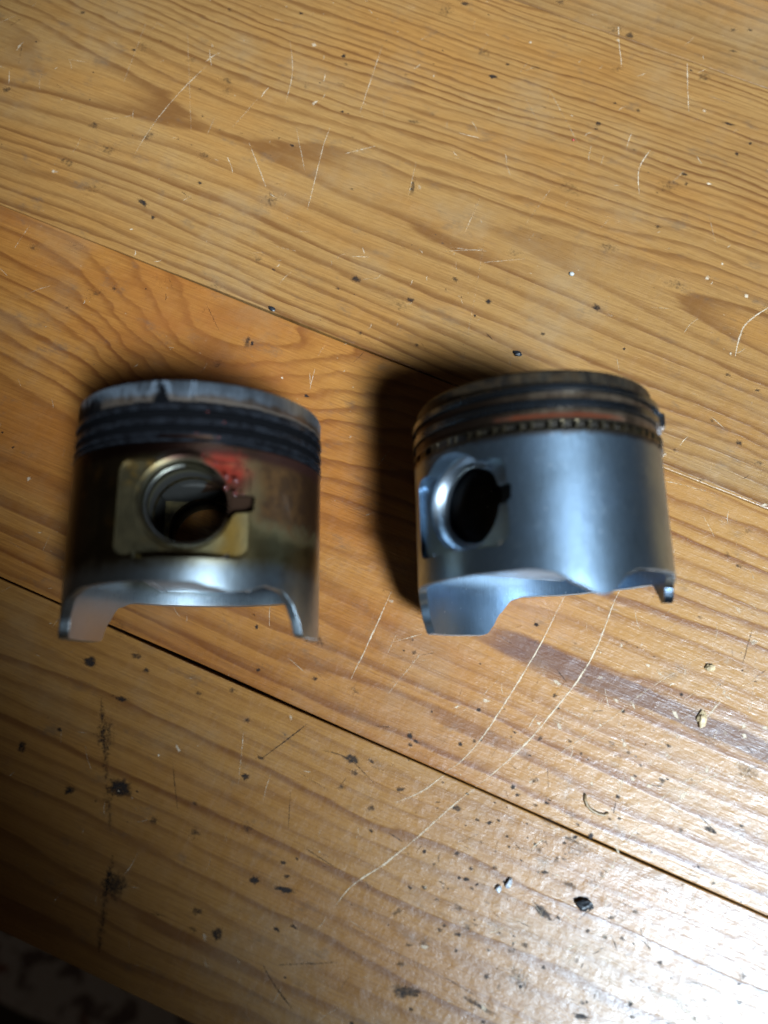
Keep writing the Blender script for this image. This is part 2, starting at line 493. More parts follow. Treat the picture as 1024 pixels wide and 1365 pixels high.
STAINS = [(-136.5,77.7,3.0,1.3,-12,0.9),(-129.7,73.4,1.1,1.1,23,0.8),(-45.7,80.3,2.4,1.6,-7,0.8),(-159.6,93.4,4.0,2.4,3,0.45),(-123.4,106.2,3.2,1.6,-7,0.45),(-90.0,98.4,3.8,4.3,23,0.4),(-147.6,144.3,2.2,1.6,23,0.4),(-90.5,170.5,1.3,1.1,23,0.8),(-170.3,101.2,2.4,1.9,23,0.55),(-210.7,102.0,1.9,1.6,23,0.6),(-199.6,147.3,1.3,1.1,23,0.7),(-53.9,214.0,1.9,1.1,13,0.8),(15.0,226.4,2.4,1.9,23,0.7),(-30.3,185.5,2.2,1.1,13,0.9),(-26.7,193.3,1.1,0.8,23,0.8),(16.9,181.4,1.3,1.3,23,0.8),(17.1,178.9,0.8,0.8,23,0.8),(29.6,193.6,1.3,1.1,23,0.7),(-41.0,125.4,1.1,4.8,13,0.6),(65.7,202.1,2.7,0.8,3,0.8),(72.7,190.1,1.1,1.1,23,0.8),(76.2,196.8,0.8,0.8,23,0.9),(56.2,173.2,1.6,1.1,3,0.8),(58.4,169.4,1.1,1.1,23,0.6),(54.1,147.1,1.6,1.3,23,0.6),(-51.9,153.3,3.8,1.1,13,0.5),(-17.4,230.3,2.4,1.3,23,0.6),(-10.6,95.3,1.6,1.1,-7,0.7),(-23.2,80.4,1.6,1.3,23,0.8),(4.6,91.5,1.3,1.3,23,0.9),(2.0,84.0,0.7,0.7,23,1.0),(43.5,105.3,1.9,1.6,-7,0.8),(-14.0,64.2,1.3,0.8,-17,0.7),(58.9,93.5,0.7,0.7,23,0.9),(28.5,87.2,1.3,0.8,23,0.7),(68.8,126.2,6.5,2.4,-2,0.35),(39.5,131.1,4.3,1.6,3,0.45),(53.8,245.6,1.6,1.1,23,0.6),(60.1,248.3,1.3,0.8,23,0.6),(56.6,235.7,1.9,0.8,13,0.6),(34.2,175.7,0.8,0.8,23,0.5),(-73.1,-88.6,3.0,2.2,3,1.0),(-57.3,-95.6,2.4,1.1,13,0.9),(-44.6,-121.6,4.8,3.0,8,1.0),(-57.0,-108.5,4.8,7.0,23,0.5),(-33.0,-149.6,5.4,5.4,23,0.7),(-59.9,-129.1,2.2,1.6,23,0.9),(-81.1,-122.7,1.9,2.2,23,0.8),(-7.4,-101.9,1.6,1.3,23,0.9),(23.6,-82.7,3.2,1.9,3,0.9),(25.8,-86.5,1.3,1.1,23,0.7),(23.7,-92.6,1.6,1.1,23,0.6),(35.6,-94.8,1.6,1.1,23,0.6),(9.3,-130.2,1.9,1.6,23,1.0),(19.5,-128.8,4.0,1.1,13,1.0),(15.6,-121.5,1.3,0.8,23,0.8),(18.3,-124.9,1.3,0.8,23,0.8),(4.9,-149.4,2.4,2.4,23,0.8),(-15.2,-124.5,2.2,2.2,23,0.5),(-4.2,-146.0,1.9,1.6,23,0.7),(0.3,-116.7,1.9,1.9,23,0.5),(-29.4,-126.7,1.9,1.6,23,0.6),(38.4,-68.2,1.3,1.3,23,0.9),(39.7,-70.8,1.1,0.8,23,0.9),(55.3,-64.0,1.1,1.1,23,0.9),(42.2,-85.3,1.9,1.1,23,0.7),(61.8,-83.4,2.2,1.1,3,0.8),(73.4,-83.6,1.1,0.8,23,1.0),(76.7,-69.9,1.1,1.1,23,1.0),(79.0,-71.7,1.1,0.8,23,1.0),(82.6,-65.0,2.2,1.1,13,0.6),(97.8,-70.7,3.2,1.9,3,0.4),(91.6,-75.4,3.8,1.6,3,0.4),(100.5,-77.9,3.2,1.1,-2,0.6),(99.5,-102.2,4.6,1.6,-15,0.9),(141.8,-57.1,3.2,1.1,-2,0.8),(110.1,-59.0,1.1,1.1,23,0.8),(132.7,-61.0,1.3,1.3,23,0.5),(122.2,-48.7,1.6,1.6,23,0.6),(112.7,-84.1,1.9,1.9,23,0.4),(67.7,-141.1,5.9,2.4,13,0.8),(90.0,-135.8,7.0,1.1,-5,0.7),(121.1,-125.9,3.0,1.1,15,1.0),(100.6,-125.5,0.8,0.8,23,1.0),(89.6,-127.0,1.3,1.1,23,0.7),(94.2,-128.2,1.1,1.1,23,0.5),(94.2,-117.0,1.6,1.3,23,0.5),(97.6,-113.6,1.6,1.1,-7,0.7),(104.8,-91.1,3.2,1.1,3,0.6),(95.8,-90.7,1.6,0.8,23,0.8),(91.5,-85.0,2.2,1.3,23,0.5),(114.3,-111.4,2.7,1.3,13,0.4),(120.5,-95.0,2.2,0.8,33,0.7),(127.3,-90.4,1.6,0.8,13,0.7),(139.4,-101.6,1.1,1.1,23,0.8),(164.9,-95.1,1.6,1.6,23,0.6),(166.1,-102.8,1.1,1.1,23,0.6),(134.4,-116.5,1.1,1.1,63,0.9),(136.1,-119.9,1.3,0.8,23,0.7),(70.5,-103.2,0.8,0.5,23,0.9),(72.9,-102.7,1.1,0.8,23,1.0),(76.7,-102.8,0.8,0.5,23,1.0),(73.4,-111.8,2.7,1.6,3,0.5),(78.7,-115.9,1.1,1.1,23,0.6),(67.3,-125.8,1.6,1.1,23,0.6),(55.9,-120.5,2.2,1.1,43,0.6),(63.0,-134.3,2.2,1.3,23,0.5),(63.1,-128.3,1.3,0.8,23,0.6),(80.3,-95.8,1.1,0.8,23,0.7),(67.2,-96.4,1.3,0.8,23,0.7),(106.0,-74.1,1.1,1.1,23,1.0),(101.1,-76.7,1.1,0.8,23,1.0),(80.4,-85.2,0.8,0.5,23,0.8),(51.6,-36.5,0.8,0.5,23,0.6),(79.2,-36.3,1.1,0.8,23,0.8),(79.6,-51.8,1.6,0.8,53,0.6),(102.4,-44.0,1.6,1.6,23,0.5),(94.1,-50.9,0.8,0.8,23,0.6),(29.1,-41.9,1.1,1.1,23,0.6),(-14.5,-85.1,1.1,1.1,23,0.7),(-18.3,-68.4,1.1,0.8,23,0.7),(1.1,-63.5,1.3,1.1,23,0.7),(-53.8,-83.7,1.3,1.1,23,0.8),(-59.1,-80.7,2.4,1.3,13,0.7),(-33.6,-83.7,1.3,1.1,23,0.6),(-23.5,-78.0,1.6,1.1,23,0.6),(-129.9,40.2,1.1,1.1,23,0.5),(-142.7,26.3,1.1,0.8,23,0.5),(-166.6,43.6,2.2,1.9,23,0.4),(-73.4,40.6,1.3,3.2,13,0.6),(-71.4,40.5,0.8,1.1,23,1.0),(-79.9,28.0,2.7,1.6,63,0.4),(-50.7,73.8,1.1,0.8,23,0.6),(-35.4,60.1,1.6,1.1,23,0.5),(-84.0,73.4,2.2,1.6,23,0.35),(-131.7,122.1,0.8,0.8,23,0.5),(-98.9,151.3,1.3,1.3,23,0.4),(-98.9,124.8,0.8,0.8,23,0.5),(-163.0,147.6,0.8,0.8,23,0.4),(118.9,33.4,1.3,1.1,23,0.5),(123.8,31.1,1.3,0.8,23,0.6),(89.3,63.1,1.3,1.1,23,0.4),(110.2,97.3,1.3,0.8,23,0.6),(98.1,98.7,1.6,0.8,3,0.6),(101.7,56.1,1.6,0.8,23,0.5),(110.0,75.0,1.6,1.1,-17,0.7),(98.4,79.5,1.1,0.8,23,0.5)]
for pts, w, s in PALE_SCRATCHES:
    scratch(PS, pts, w * 0.62, 0.25 + 0.75 * s)
for pts, w, s in DARK_SCRATCHES:
    scratch(DS, pts, w * 0.5, s)
for u, v, ru, rv, an, s in STAINS:
    DS[board_of(v)].blob(u, v, ru * 0.9, rv * 0.9, an, s * 0.88)
rs = random.Random(21)
for i in range(520):        # fine scuffs
    u, v = rs.uniform(-230, 190), rs.uniform(-170, 235)
    a = rs.gauss(R(75), R(45)); L = rs.uniform(1.5, 9) * (0.5 if rs.random() < 0.5 else 1)
    q = (u + L * math.cos(a), v + L * math.sin(a))
    if board_of(q[1]) == board_of(v):
        PS[board_of(v)].stroke([(u, v), ((u + q[0]) / 2 + rs.uniform(-.5, .5), (v + q[1]) / 2), q], rs.uniform(0.14, 0.42), rs.uniform(0.4, 0.95))
for i in range(300):        # fine specks
    u, v = rs.uniform(-230, 190), rs.uniform(-170, 235)
    if rs.random() < 0.62: u, v = rs.gauss(100, 42), rs.gauss(-85, 38)
    if True:
        q = rs.uniform(0.25, 0.75)
        if -174 < v < 240: DS[board_of(v)].blob(u, v, q * rs.uniform(1, 2), q, rs.uniform(-10, 10), rs.uniform(0.35, 0.85))
for i in range(120):         # short dark nicks and cuts
    u, v = rs.uniform(-230, 190), rs.uniform(-165, 230)
    if rs.random() < 0.65: u, v = rs.gauss(105, 42), rs.gauss(-75, 45)
    a = rs.choice([rs.gauss(R(-5), R(15)), rs.gauss(R(70), R(35))]); L = rs.uniform(1.2, 6)
    q = (u + L * math.cos(a), v + L * math.sin(a))
    if -170 < v and board_of(q[1]) == board_of(v):
        DS[board_of(v)].stroke([(u, v), ((u + q[0]) / 2 + rs.uniform(-.3, .3), (v + q[1]) / 2), q], rs.uniform(0.2, 0.55), rs.uniform(0.45, 0.9))
for i in range(60):         # soft smudges
    u, v = rs.uniform(-230, 180), rs.uniform(-170, 230)
    q = rs.uniform(1.2, 3.4)
    DS[board_of(v)].blob(u, v, q * rs.uniform(1, 2), q, rs.uniform(-20, 40), rs.uniform(0.2, 0.42), 0.03)
for i in range(170):        # pale nicks
    u, v = rs.uniform(-230, 180), rs.uniform(-170, 230)
    if rs.random() < 0.45: u, v = rs.gauss(125, 30), rs.gauss(-50, 35)
    q = rs.uniform(0.3, 0.9)
    PS[board_of(v)].blob(u, v, q * rs.uniform(1, 2.6), q, rs.uniform(0, 180), rs.uniform(0.35, 0.8), 0.045)
for i in range(130):        # the busy near right corner of the table
    u, v = rs.gauss(125, 32), rs.gauss(-75, 38)
    a = rs.gauss(R(60), R(50)); L = rs.uniform(1.5, 8)
    q = (u + L * math.cos(a), v + L * math.sin(a))
    if -170 < v < 50 and board_of(q[1]) == board_of(v):
        (PS if rs.random() < 0.6 else DS)[board_of(v)].stroke([(u, v), ((u + q[0]) / 2 + rs.uniform(-.5, .5), (v + q[1]) / 2), q], rs.uniform(0.15, 0.6), rs.uniform(0.4, 0.95))
for i, p in enumerate(planks):
    PS[i].build('scratches', M_PALE, p, 'pale scratches across the varnish')
    DS[i].build('dark_stains', M_DARK, p, 'dark stains and dents in the board')

# ------------------------------------------------------------------ pistons, lying on their sides
# piston millimetres: +Y runs from skirt to crown, angle a is measured from straight up (+Z) towards +X
SEG = 256
def P(a, r, y, zc): return (r * math.sin(a), y, zc + r * math.cos(a))

def interp(tab, x):
    for (x0, y0), (x1, y1) in zip(tab, tab[1:]):
        if x0 <= x <= x1:
            t = (x - x0) / (x1 - x0)
            t = t * t * (3 - 2 * t) * 0.5 + t * 0.5
            return y0 + (y1 - y0) * t
    return tab[-1][1]

def lathe(prof, zc, seg=SEG, a0=0.0, a1=2 * math.pi, off=(0, 0), closed=True):
    """profile of (radius, y) pairs turned round the piston axis"""
    full = abs(a1 - a0 - 2 * math.pi) < 1e-6
    n = seg if full else seg + 1
    vs, fs, k = [], [], len(prof)
    for i in range(n):
        a = a0 + (a1 - a0) * i / seg
        for r_, y in prof:
            x, yy, z = P(a, r_, y, zc)
            vs.append((x + off[0], yy, z + off[1]))
    for i in range(seg):
        j = (i + 1) % n
        for q in range(k if closed else k - 1):
            q2 = (q + 1) % k
            fs.append((i * k + q, j * k + q, j * k + q2, i * k + q2))
    if not full and closed:
        fs += [tuple(range(k)), tuple((n - 1) * k + q for q in range(k))]
    return vs, fs

def temp(name, me):
    o = bpy.data.objects.new(name, me)
    C.objects.link(o)
    return o

def boolean(base, tools):
    for t, op in tools:
        m = base.modifiers.new('b', 'BOOLEAN')
        m.object, m.operation, m.solver = t, op, 'EXACT'
    dg = bpy.context.evaluated_depsgraph_get()
    dg.update()
    me = bpy.data.meshes.new_from_object(base.evaluated_get(dg))
    old = [base.data] + [t.data for t, _ in tools]
    for t, _ in tools: bpy.data.objects.remove(t)
    bpy.data.objects.remove(base)
    for m in old: bpy.data.meshes.remove(m)
    return me

def frame(a0, zc, y):
    """matrix of the pin axis: local z runs outwards along the pin, local x round the piston, local y to the crown"""
    ez = Vector((math.sin(a0), 0, math.cos(a0)))
    ey = Vector((0, 1, 0))
    ex = ey.cross(ez)
    m = Matrix((ex, ey, ez)).transposed().to_4x4()
    m.translation = Vector((0, y * MM, zc * MM))
    return m

def pin_lathe(prof, m, seg=72):
    """closed body of revolution about the pin; profile of (radius, height along pin)"""
    vs, fs, k = [], [], len(prof)
    for i in range(seg):
        t = 2 * math.pi * i / seg
        vs += [(r_ * math.cos(t), r_ * math.sin(t), h) for r_, h in prof]
    for i in range(seg):
        j = (i + 1) % seg
        fs += [(i * k + q, j * k + q, j * k + q + 1, i * k + q + 1) for q in range(k - 1)]
    fs += [tuple(i * k for i in range(seg)), tuple(i * k + k - 1 for i in range(seg))]
    me = mesh('tool', vs, fs)
    me.transform(m)
    return me

def pin_ring(prof, m, seg=72, t0=0.0, t1=2 * math.pi):
    vs, fs, k = [], [], len(prof)
    full = abs(t1 - t0 - 2 * math.pi) < 1e-6
    n = seg if full else seg + 1
    for i in range(n):
        t = t0 + (t1 - t0) * i / seg
        vs += [(r_ * math.cos(t), r_ * math.sin(t), h) for r_, h in prof]
    for i in range(seg):
        j = (i + 1) % n
        fs += [(i * k + q, j * k + q, j * k + (q + 1) % k, i * k + (q + 1) % k) for q in range(k)]
    if not full:
        fs += [tuple(range(k)), tuple((n - 1) * k + q for q in range(k))]
    me = mesh('ring', vs, fs)
    me.transform(m)
    return me

def pin_prism(pts, h0, h1, m):
    n = len(pts)
    vs = [(x, y, h0) for x, y in pts] + [(x, y, h1) for x, y in pts]
    fs = [tuple(range(n)), tuple(range(n, 2 * n))] + [(i, (i + 1) % n, n + (i + 1) % n, n + i) for i in range(n)]
    me = mesh('tool', vs, fs)
    me.transform(m)
    return me

def rounded(x0, x1, y0, y1, r_, n=5):
    pts = []
    for cx, cy, a in ((x1 - r_, y1 - r_, 0), (x0 + r_, y1 - r_, 90), (x0 + r_, y0 + r_, 180), (x1 - r_, y0 + r_, 270)):
        for i in range(n + 1):
            t = R(a + 90 * i / n)
            pts.append((cx + r_ * math.cos(t), cy + r_ * math.sin(t)))
    return pts

def skirt_mesh(Rr, zc, rim, ytop, wall, a0, ypin, flat_h, recess, bore, lead, cham):
    """thin skirt with uneven rim, pin bosses, recessed pin faces, bores, circlip grooves and removal slots"""
    rows_o = [0, 0.006, 0.03, 0.12, 0.25, 0.4, 0.55, 0.7, 0.85, 1.0]
    vs, fs = [], []
    ycav = ytop - 5
    prof_n = None
    for i in range(SEG):
        a = -math.pi + 2 * math.pi * i / SEG
        yb = interp(rim, math.degrees(a)) + 0.10 * mnoise.noise(Vector((a * 9, 0, zc)))
        col = []
        for t in rows_o:
            y = yb + (ytop - yb) * t
            e = 0.3 * max(0, 1 - (y - yb) / 0.4) ** 2
            taper = 0.25 * (1 - y / ytop)          # a skirt is a touch wider at its mouth
            col.append(P(a, Rr + taper - e - lead(math.degrees(a), y), y, zc))
        ri = Rr - wall
        for t in (1.0, 0.72, 0.42, 0.2, 0.05, 0.0):
            y = yb + (ycav - yb) * t
            th = 0.9 * (1 - t) ** 2
            r_ = ri + th * 0.6 - (2.5 if t == 1.0 else 0)
            col.append(P(a, r_, y + (0.25 if t == 0 else 0), zc))
        prof_n = len(col)
        vs += col
    k = prof_n
    no = len(rows_o)
    for i in range(SEG):
        j = (i + 1) % SEG
        for q in range(k):
            if q == no - 1: continue
            q2 = (q + 1) % k
            fs.append((i * k + q, j * k + q, j * k + q2, i * k + q2))
    ct = len(vs)
    vs += [(0, ytop, zc), (0, ycav, zc)]
    for i in range(SEG):
        j = (i + 1) % SEG
        fs.append((i * k + no - 1, j * k + no - 1, ct))
        fs.append((i * k + no, j * k + no, ct + 1))
    base = temp('skirt_base', mesh('skirt_base', vs, fs))
    tools = []
    for s in (0, math.pi):
        m = frame(a0 + s, zc, ypin)
        boss = temp('boss', pin_lathe([(bore + 5.0, 13.0), (bore + 5.4, 14), (bore + 6.4, 26), (bore + 7.8, Rr + 2)], m))
        cyl = temp('cyl', mesh('cyl', *lathe([(0.02, -5), (Rr - 0.6, -5), (Rr - 0.6, ytop + 5), (0.02, ytop + 5)], zc, 128)))
        tools.append((temp('t', boolean(boss, [(cyl, 'INTERSECT')])), 'UNION'))
        tools.append((temp('t', pin_prism(rounded(-12.5, 12.5, 0, ytop - 4 - ypin, 1.0), 14.5, 31.0, m)), 'UNION'))
    m = frame(a0, zc, ypin)
    for sx in (-1, 1):      # side webs added inside to block light from the bore
        tools.append((temp('t', pin_prism(rounded(min(sx * 12.6, sx * 15.6), max(sx * 12.6, sx * 15.6), 17.2 - ypin, ytop - 4.5 - ypin, 1.0), -27.7, 14.6, m)), 'UNION'))
    tools.append((temp('t', pin_prism(rounded(-12.8, 12.8, 17.4 - ypin, 19.4 - ypin, 0.5), -27.5, 13.4, m)), 'UNION'))  # added cross plate, closes the cavity to light entering the mouth
    for s in (0, math.pi):
        m = frame(a0 + s, zc, ypin)
        x0, x1, y0, y1 = recess
        tools.append((temp('t', pin_prism(rounded(x0, x1, y0, y1, 3.6, 7), flat_h, Rr + 4, m)), 'DIFFERENCE'))
        tools.append((temp('t', pin_lathe([(bore, 8), (bore, flat_h - cham[0][1] - 2.2), (bore + 0.9, flat_h - cham[0][1] - 2.2), (bore + 0.9, flat_h - cham[0][1] - 0.8), (bore, flat_h - cham[0][1] - 0.8),
                                            ] + [(bore + c0, flat_h - c1) for c0, c1 in cham] + [(bore + cham[-1][0] + 0.2, Rr + 3)], m)), 'DIFFERENCE'))
        tools.append((temp('t', pin_prism([(bore - 4, -4.6), (bore + 1.0, -4.2), (bore + 2.6, -2.8), (bore + 6.6, -2.5), (bore + 7.3, -1.9), (bore + 7.5, 1.6), (bore + 6.8, 2.4), (bore + 2.2, 2.7), (bore + 0.6, 4.4), (bore - 4, 4.8)], flat_h - 3.45, Rr + 4, m)), 'DIFFERENCE'))
    me = boolean(base, tools)
    bm = bmesh.new(); bm.from_mesh(me)
    bmesh.ops.triangulate(bm, faces=[f for f in bm.faces if len(f.verts) > 8])
    bm.to_mesh(me); bm.free()
    me.name = 'skirt'
    return me

def cyl_coords(n, zc):
    x, y, z = n.coords()
    zz = n.sub(z, zc)
    a = n.mul(n.math('ARCTAN2', x, zz), 180 / math.pi)
    r_ = n.math('SQRT', n.add(n.mul(x, x), n.mul(zz, zz)))
    return x, y, zz, a, r_

def hash_noise(n, x, y, z, s, seed, detail=3.0, rough=0.55):
    return n.noise(n.vec(n.add(x, seed), y, z), s, detail, rough)

def alu_skirt(name, zc, base, tinted, rr, a0):
    n = NT(name)
    x, y, zz, a, r_ = cyl_coords(n, zc)
    big = hash_noise(n, x, y, zz, 0.07, 3.0, 4.0, 0.6)
    mid = hash_noise(n, x, y, zz, 0.30, 9.0, 4.0, 0.6)
    fine = n.noise(n.vec(n.mul(a, 1.4), n.mul(y, 0.12), 0.0), 1.0, 3.0, 0.6)      # scuffs along the bore
    turn = n.noise(n.vec(n.mul(a, 0.02), n.mul(y, 5.0), 0.0), 1.0, 2.0, 0.6)      # turning marks round the skirt
    col = n.mix(n.step(big, 0.3, 0.7), base[0], base[1])
    col = n.mix(n.mul(n.step(mid, 0.55, 0.75), 0.5), col, base[2])
    col = n.mix(n.mul(n.step(fine, 0.5, 0.75), 0.35), col, tuple(q * 0.55 for q in base[1]))
    blot = hash_noise(n, x, y, zz, 0.16, 23.0, 5.0, 0.7)
    col = n.mix(n.mul(n.step(blot, 0.56, 0.7), 0.3), col, tuple(q * 0.5 for q in base[1]))
    rough = n.add(0.26, n.mul(big, 0.20))
    metal = 0.98
    # outside faces: the skirt itself and the recessed pin faces, as against the cavity
    mouth = n.mul(n.step(r_, rr - 2.0, rr - 2.6), n.step(y, 15.0, 12.0))
    col = n.mix(n.mul(mouth, 0.7), col, (0.62, 0.58, 0.55) if tinted else (0.17, 0.25, 0.34))  # mouth's inner wall: light off the wood painted in on the tinted skirt
    hp = n.math('ABSOLUTE', n.add(n.mul(x, math.sin(a0)), n.mul(zz, math.cos(a0))))
    outer = n.math('MAXIMUM', n.step(r_, rr - 2.6, rr - 1.9), n.mul(n.step(hp, rr - 6.2, rr - 5.8), n.step(y, 17, 19)))
    if tinted:
        rough = n.add(rough, 0.03)
        wob = n.mul(n.sub(big, 0.5), 26.0)
        wob2 = n.mul(n.sub(mid, 0.5), 9.0)
        # olive varnish over the pin faces and the lower right of the skirt
        ol = n.mul(outer, n.step(n.add(y, n.mul(wob2, 0.4)), 15.0, 21.5))
        ol = n.mul(ol, n.step(n.add(a, n.mul(wob, 0.6)), 96, 74))
        col = n.mix(n.mul(ol, 0.95), col, n.mix(n.step(mid, 0.3, 0.7), (0.33, 0.265, 0.12), (0.24, 0.185, 0.075)))
        col = n.mix(n.mul(n.mul(ol, n.step(a, 24, 2)), 0.88), col, n.mix(n.step(big, 0.35, 0.65), (0.032, 0.027, 0.018), (0.085, 0.064, 0.034)))
        gn = hash_noise(n, x, y, zz, 0.11, 17.0, 3.0, 0.6)
        gold = n.mul(n.mul(outer, n.step(y, 18, 22)), n.mul(n.band(n.add(a, n.mul(wob2, .6)), 28, 5, 5), n.step(y, 42, 28)))
        gold = n.math('MAXIMUM', gold, n.mul(n.mul(outer, n.step(gn, 0.52, 0.72)), n.mul(n.step(a, 34, 20), n.step(n.add(y, wob2), 20, 36))))
        col = n.mix(n.mul(gold, 0.85), col, n.mix(gn, (0.16, 0.075, 0.012), (0.36, 0.20, 0.03)))
        streaks = n.mul(n.mul(outer, n.step(a, -18, -30)), n.step(y, 14, 20))
        col = n.mix(n.mul(streaks, n.step(n.noise(n.vec(n.mul(a, 0.22), n.mul(y, 0.02), 4.0), 1.0, 2.0), 0.42, 0.62, 0.1, 0.85)), col, (0.07, 0.056, 0.036))
        # dark brown burnt oil on the upper right
        br = n.mul(n.step(n.add(a, n.mul(wob, 0.7)), 27, 44), n.step(n.add(y, n.add(n.mul(wob, 0.30), wob2)), 24.0, 33.0))
        br = n.mul(br, outer)
        col = n.mix(n.mul(br, 0.93), col, n.mix(n.step(mid, 0.35, 0.65), (0.040, 0.013, 0.006), (0.105, 0.045, 0.015)))
        col = n.mix(n.mul(n.mul(br, n.step(a, 48, 72)), 0.75), col, (0.018, 0.007, 0.004))
        top = n.mul(n.mul(outer, n.step(n.add(y, n.mul(wob2, 0.35)), 46.0, 48.6)), 0.9)
        col = n.mix(top, col, (0.035, 0.014, 0.012))
        # red fluid above and right of the bore
        rw = n.add(n.mul(n.sub(big, 0.5), 8.0), n.mul(wob2, 1.0))
        ry = n.add(n.mul(n.sub(gn, 0.5), 9.0), n.mul(wob2, 0.5))
        dist = n.math('SQRT', n.add(n.math('POWER', n.mul(n.sub(n.add(a, rw), 24.0), 1 / 16.0), 2.0), n.math('POWER', n.mul(n.sub(n.add(y, ry), 42.5), 1 / 9.0), 2.0)))
        rd = n.mul(outer, n.step(dist, 1.15, 0.45))
        bright = n.mul(n.step(n.add(y, ry), 40.5, 44.5), n.step(dist, 1.0, 0.5))
        bright = n.mul(bright, n.step(mid, 0.35, 0.6, 0.35, 1.0))
        col = n.mix(n.mul(rd, 0.95), col, n.mix(bright, (0.050, 0.008, 0.006), (0.22, 0.014, 0.010)))
        metal = n.sub(1.0, n.add(n.mul(rd, 0.8), n.mul(n.sub(1.0, rd), n.mul(br, 0.45))))
        rough = n.add(n.mul(n.sub(1.0, rd), rough), n.mul(rd, 0.15))
        n.set(coat=n.mul(outer, n.math('MAXIMUM', n.mul(rd, 0.8), n.mul(n.math('MAXIMUM', gold, n.mul(br, 0.6)), 0.45))), coat_rough=0.12)
        # the cavity's darkness painted into the colour; bore wall and slot stained
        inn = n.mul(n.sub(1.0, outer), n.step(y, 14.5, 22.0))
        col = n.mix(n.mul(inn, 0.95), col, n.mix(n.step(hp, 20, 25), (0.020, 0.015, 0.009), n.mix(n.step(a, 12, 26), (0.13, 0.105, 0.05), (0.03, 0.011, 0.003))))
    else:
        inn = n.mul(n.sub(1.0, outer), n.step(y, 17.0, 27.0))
        col = n.mix(n.mul(inn, 0.95), col, n.mix(n.step(hp, 26, 30), (0.012, 0.011, 0.010), (0.30, 0.34, 0.38)))  # cavity shade painted near black, bore wall kept pale
        dots = n.noise(n.vec(n.mul(a, 0.42), n.mul(y, 0.6), 3.0), 1.0, 1.0, 0.4)
        col = n.mix(n.mul(n.step(dots, 0.74, 0.80), 0.5), col, (0.75, 0.82, 0.90))
        edge = n.mul(n.mul(outer, n.step(n.add(y, n.mul(n.sub(mid, .5), 3.0)), 48.6, 50.0)), 0.75)
        col = n.mix(edge, col, (0.10, 0.075, 0.06))
        dk = n.mul(n.step(a, 62, 76), n.step(y, 14.0, 10.0))
        col = n.mix(n.mul(dk, 0.8), col, (0.018, 0.020, 0.024))  # far right foot painted dark to hold back its glint
    deep = n.mul(n.mul(n.sub(1.0, outer), n.step(y, 15.0, 22.0)), n.step(hp, 26.0, 20.0))  # deep cavity dulled as well, so its painted darkness holds
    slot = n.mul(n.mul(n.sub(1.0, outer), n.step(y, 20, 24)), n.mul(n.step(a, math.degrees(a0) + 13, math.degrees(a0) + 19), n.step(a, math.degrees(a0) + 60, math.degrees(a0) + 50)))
    if tinted:      # amber reflections painted on the boss end faces, seen down the bore
        face = n.mul(n.mul(n.sub(1.0, outer), n.step(y, 18, 22)), n.band(hp, 14.4, 1.4, 0.4))
        col = n.mix(face, col, n.mix(n.step(mid, 0.35, 0.65), (0.05, 0.035, 0.014), (0.20, 0.14, 0.04)))
        deep = n.mul(deep, n.sub(1.0, face))
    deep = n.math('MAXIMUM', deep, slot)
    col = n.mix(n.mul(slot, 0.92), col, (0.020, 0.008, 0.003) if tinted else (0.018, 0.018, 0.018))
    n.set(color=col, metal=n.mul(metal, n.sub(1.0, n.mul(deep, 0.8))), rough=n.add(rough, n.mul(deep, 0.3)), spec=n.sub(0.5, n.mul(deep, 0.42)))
    n.bump(n.add(n.add(n.mul(fine, 0.8), n.mul(turn, 0.35)), n.mul(mid, 1.0)), 0.16, 0.0003)
    tg = n.node('ShaderNodeTangent', direction_type='RADIAL', axis='Y')      # turned metal: grooves run round the piston
    n.t.links.new(tg.outputs[0], n.b.inputs['Tangent'])
    n.set(aniso=n.mul(outer, 0.55))
    n.b.inputs['Anisotropic Rotation'].default_value = 0.25
    return n.m

def crown_left(zc):
    n = NT('burnt_crown')
    x, y, zz, a, r_ = cyl_coords(n, zc)
    mid = hash_noise(n, x, y, zz, 0.18, 2.0, 4.0, 0.6)
    st = n.noise(n.vec(n.mul(a, 0.16), n.mul(y, 0.06), 2.0), 1.0, 4.0, 0.65)
    col = n.mix(n.step(st, 0.35, 0.65), (0.38, 0.45, 0.53), (0.26, 0.30, 0.35))
    brown = n.step(n.add(y, n.mul(n.sub(mid, 0.5), 5.0)), 65.4, 63.2)
    col = n.mix(n.mul(brown, 0.75), col, (0.22, 0.125, 0.05))
    soot = n.mul(n.step(n.add(a, n.mul(n.sub(st, 0.5), 60)), -6, -42), n.step(n.add(st, n.mul(n.sub(67.5, y), 0.05)), 0.36, 0.62))
    spots = n.step(n.sub(n.math('ABSOLUTE', n.add(n.add(a, n.mul(n.sub(mid, .5), 12)), 5.0)), n.mul(n.sub(68.5, y), 0.5)), 4.2, -0.8)
    spots = n.math('MAXIMUM', spots, n.mul(n.band(n.add(a, n.mul(n.sub(mid, .5), 4)), 9.0, 1.0, 0.8), 0.8))
    dark = n.math('MAXIMUM', n.math('MAXIMUM', soot, spots), n.step(n.add(y, n.mul(n.sub(st, .5), 1.6)), 63.2, 62.0))
    dark = n.math('MAXIMUM', dark, n.step(y, 68.2, 68.6))
    col = n.mix(dark, col, (0.004, 0.004, 0.0045))
    n.set(color=col, spec=n.sub(0.5, n.mul(dark, 0.49)), metal=n.sub(1.0, n.mul(dark, 0.98)), rough=n.add(0.33, n.mul(mid, 0.2)))
    n.bump(n.add(mid, n.mul(st, 0.5)), 0.3, 0.0003)
    return n.m

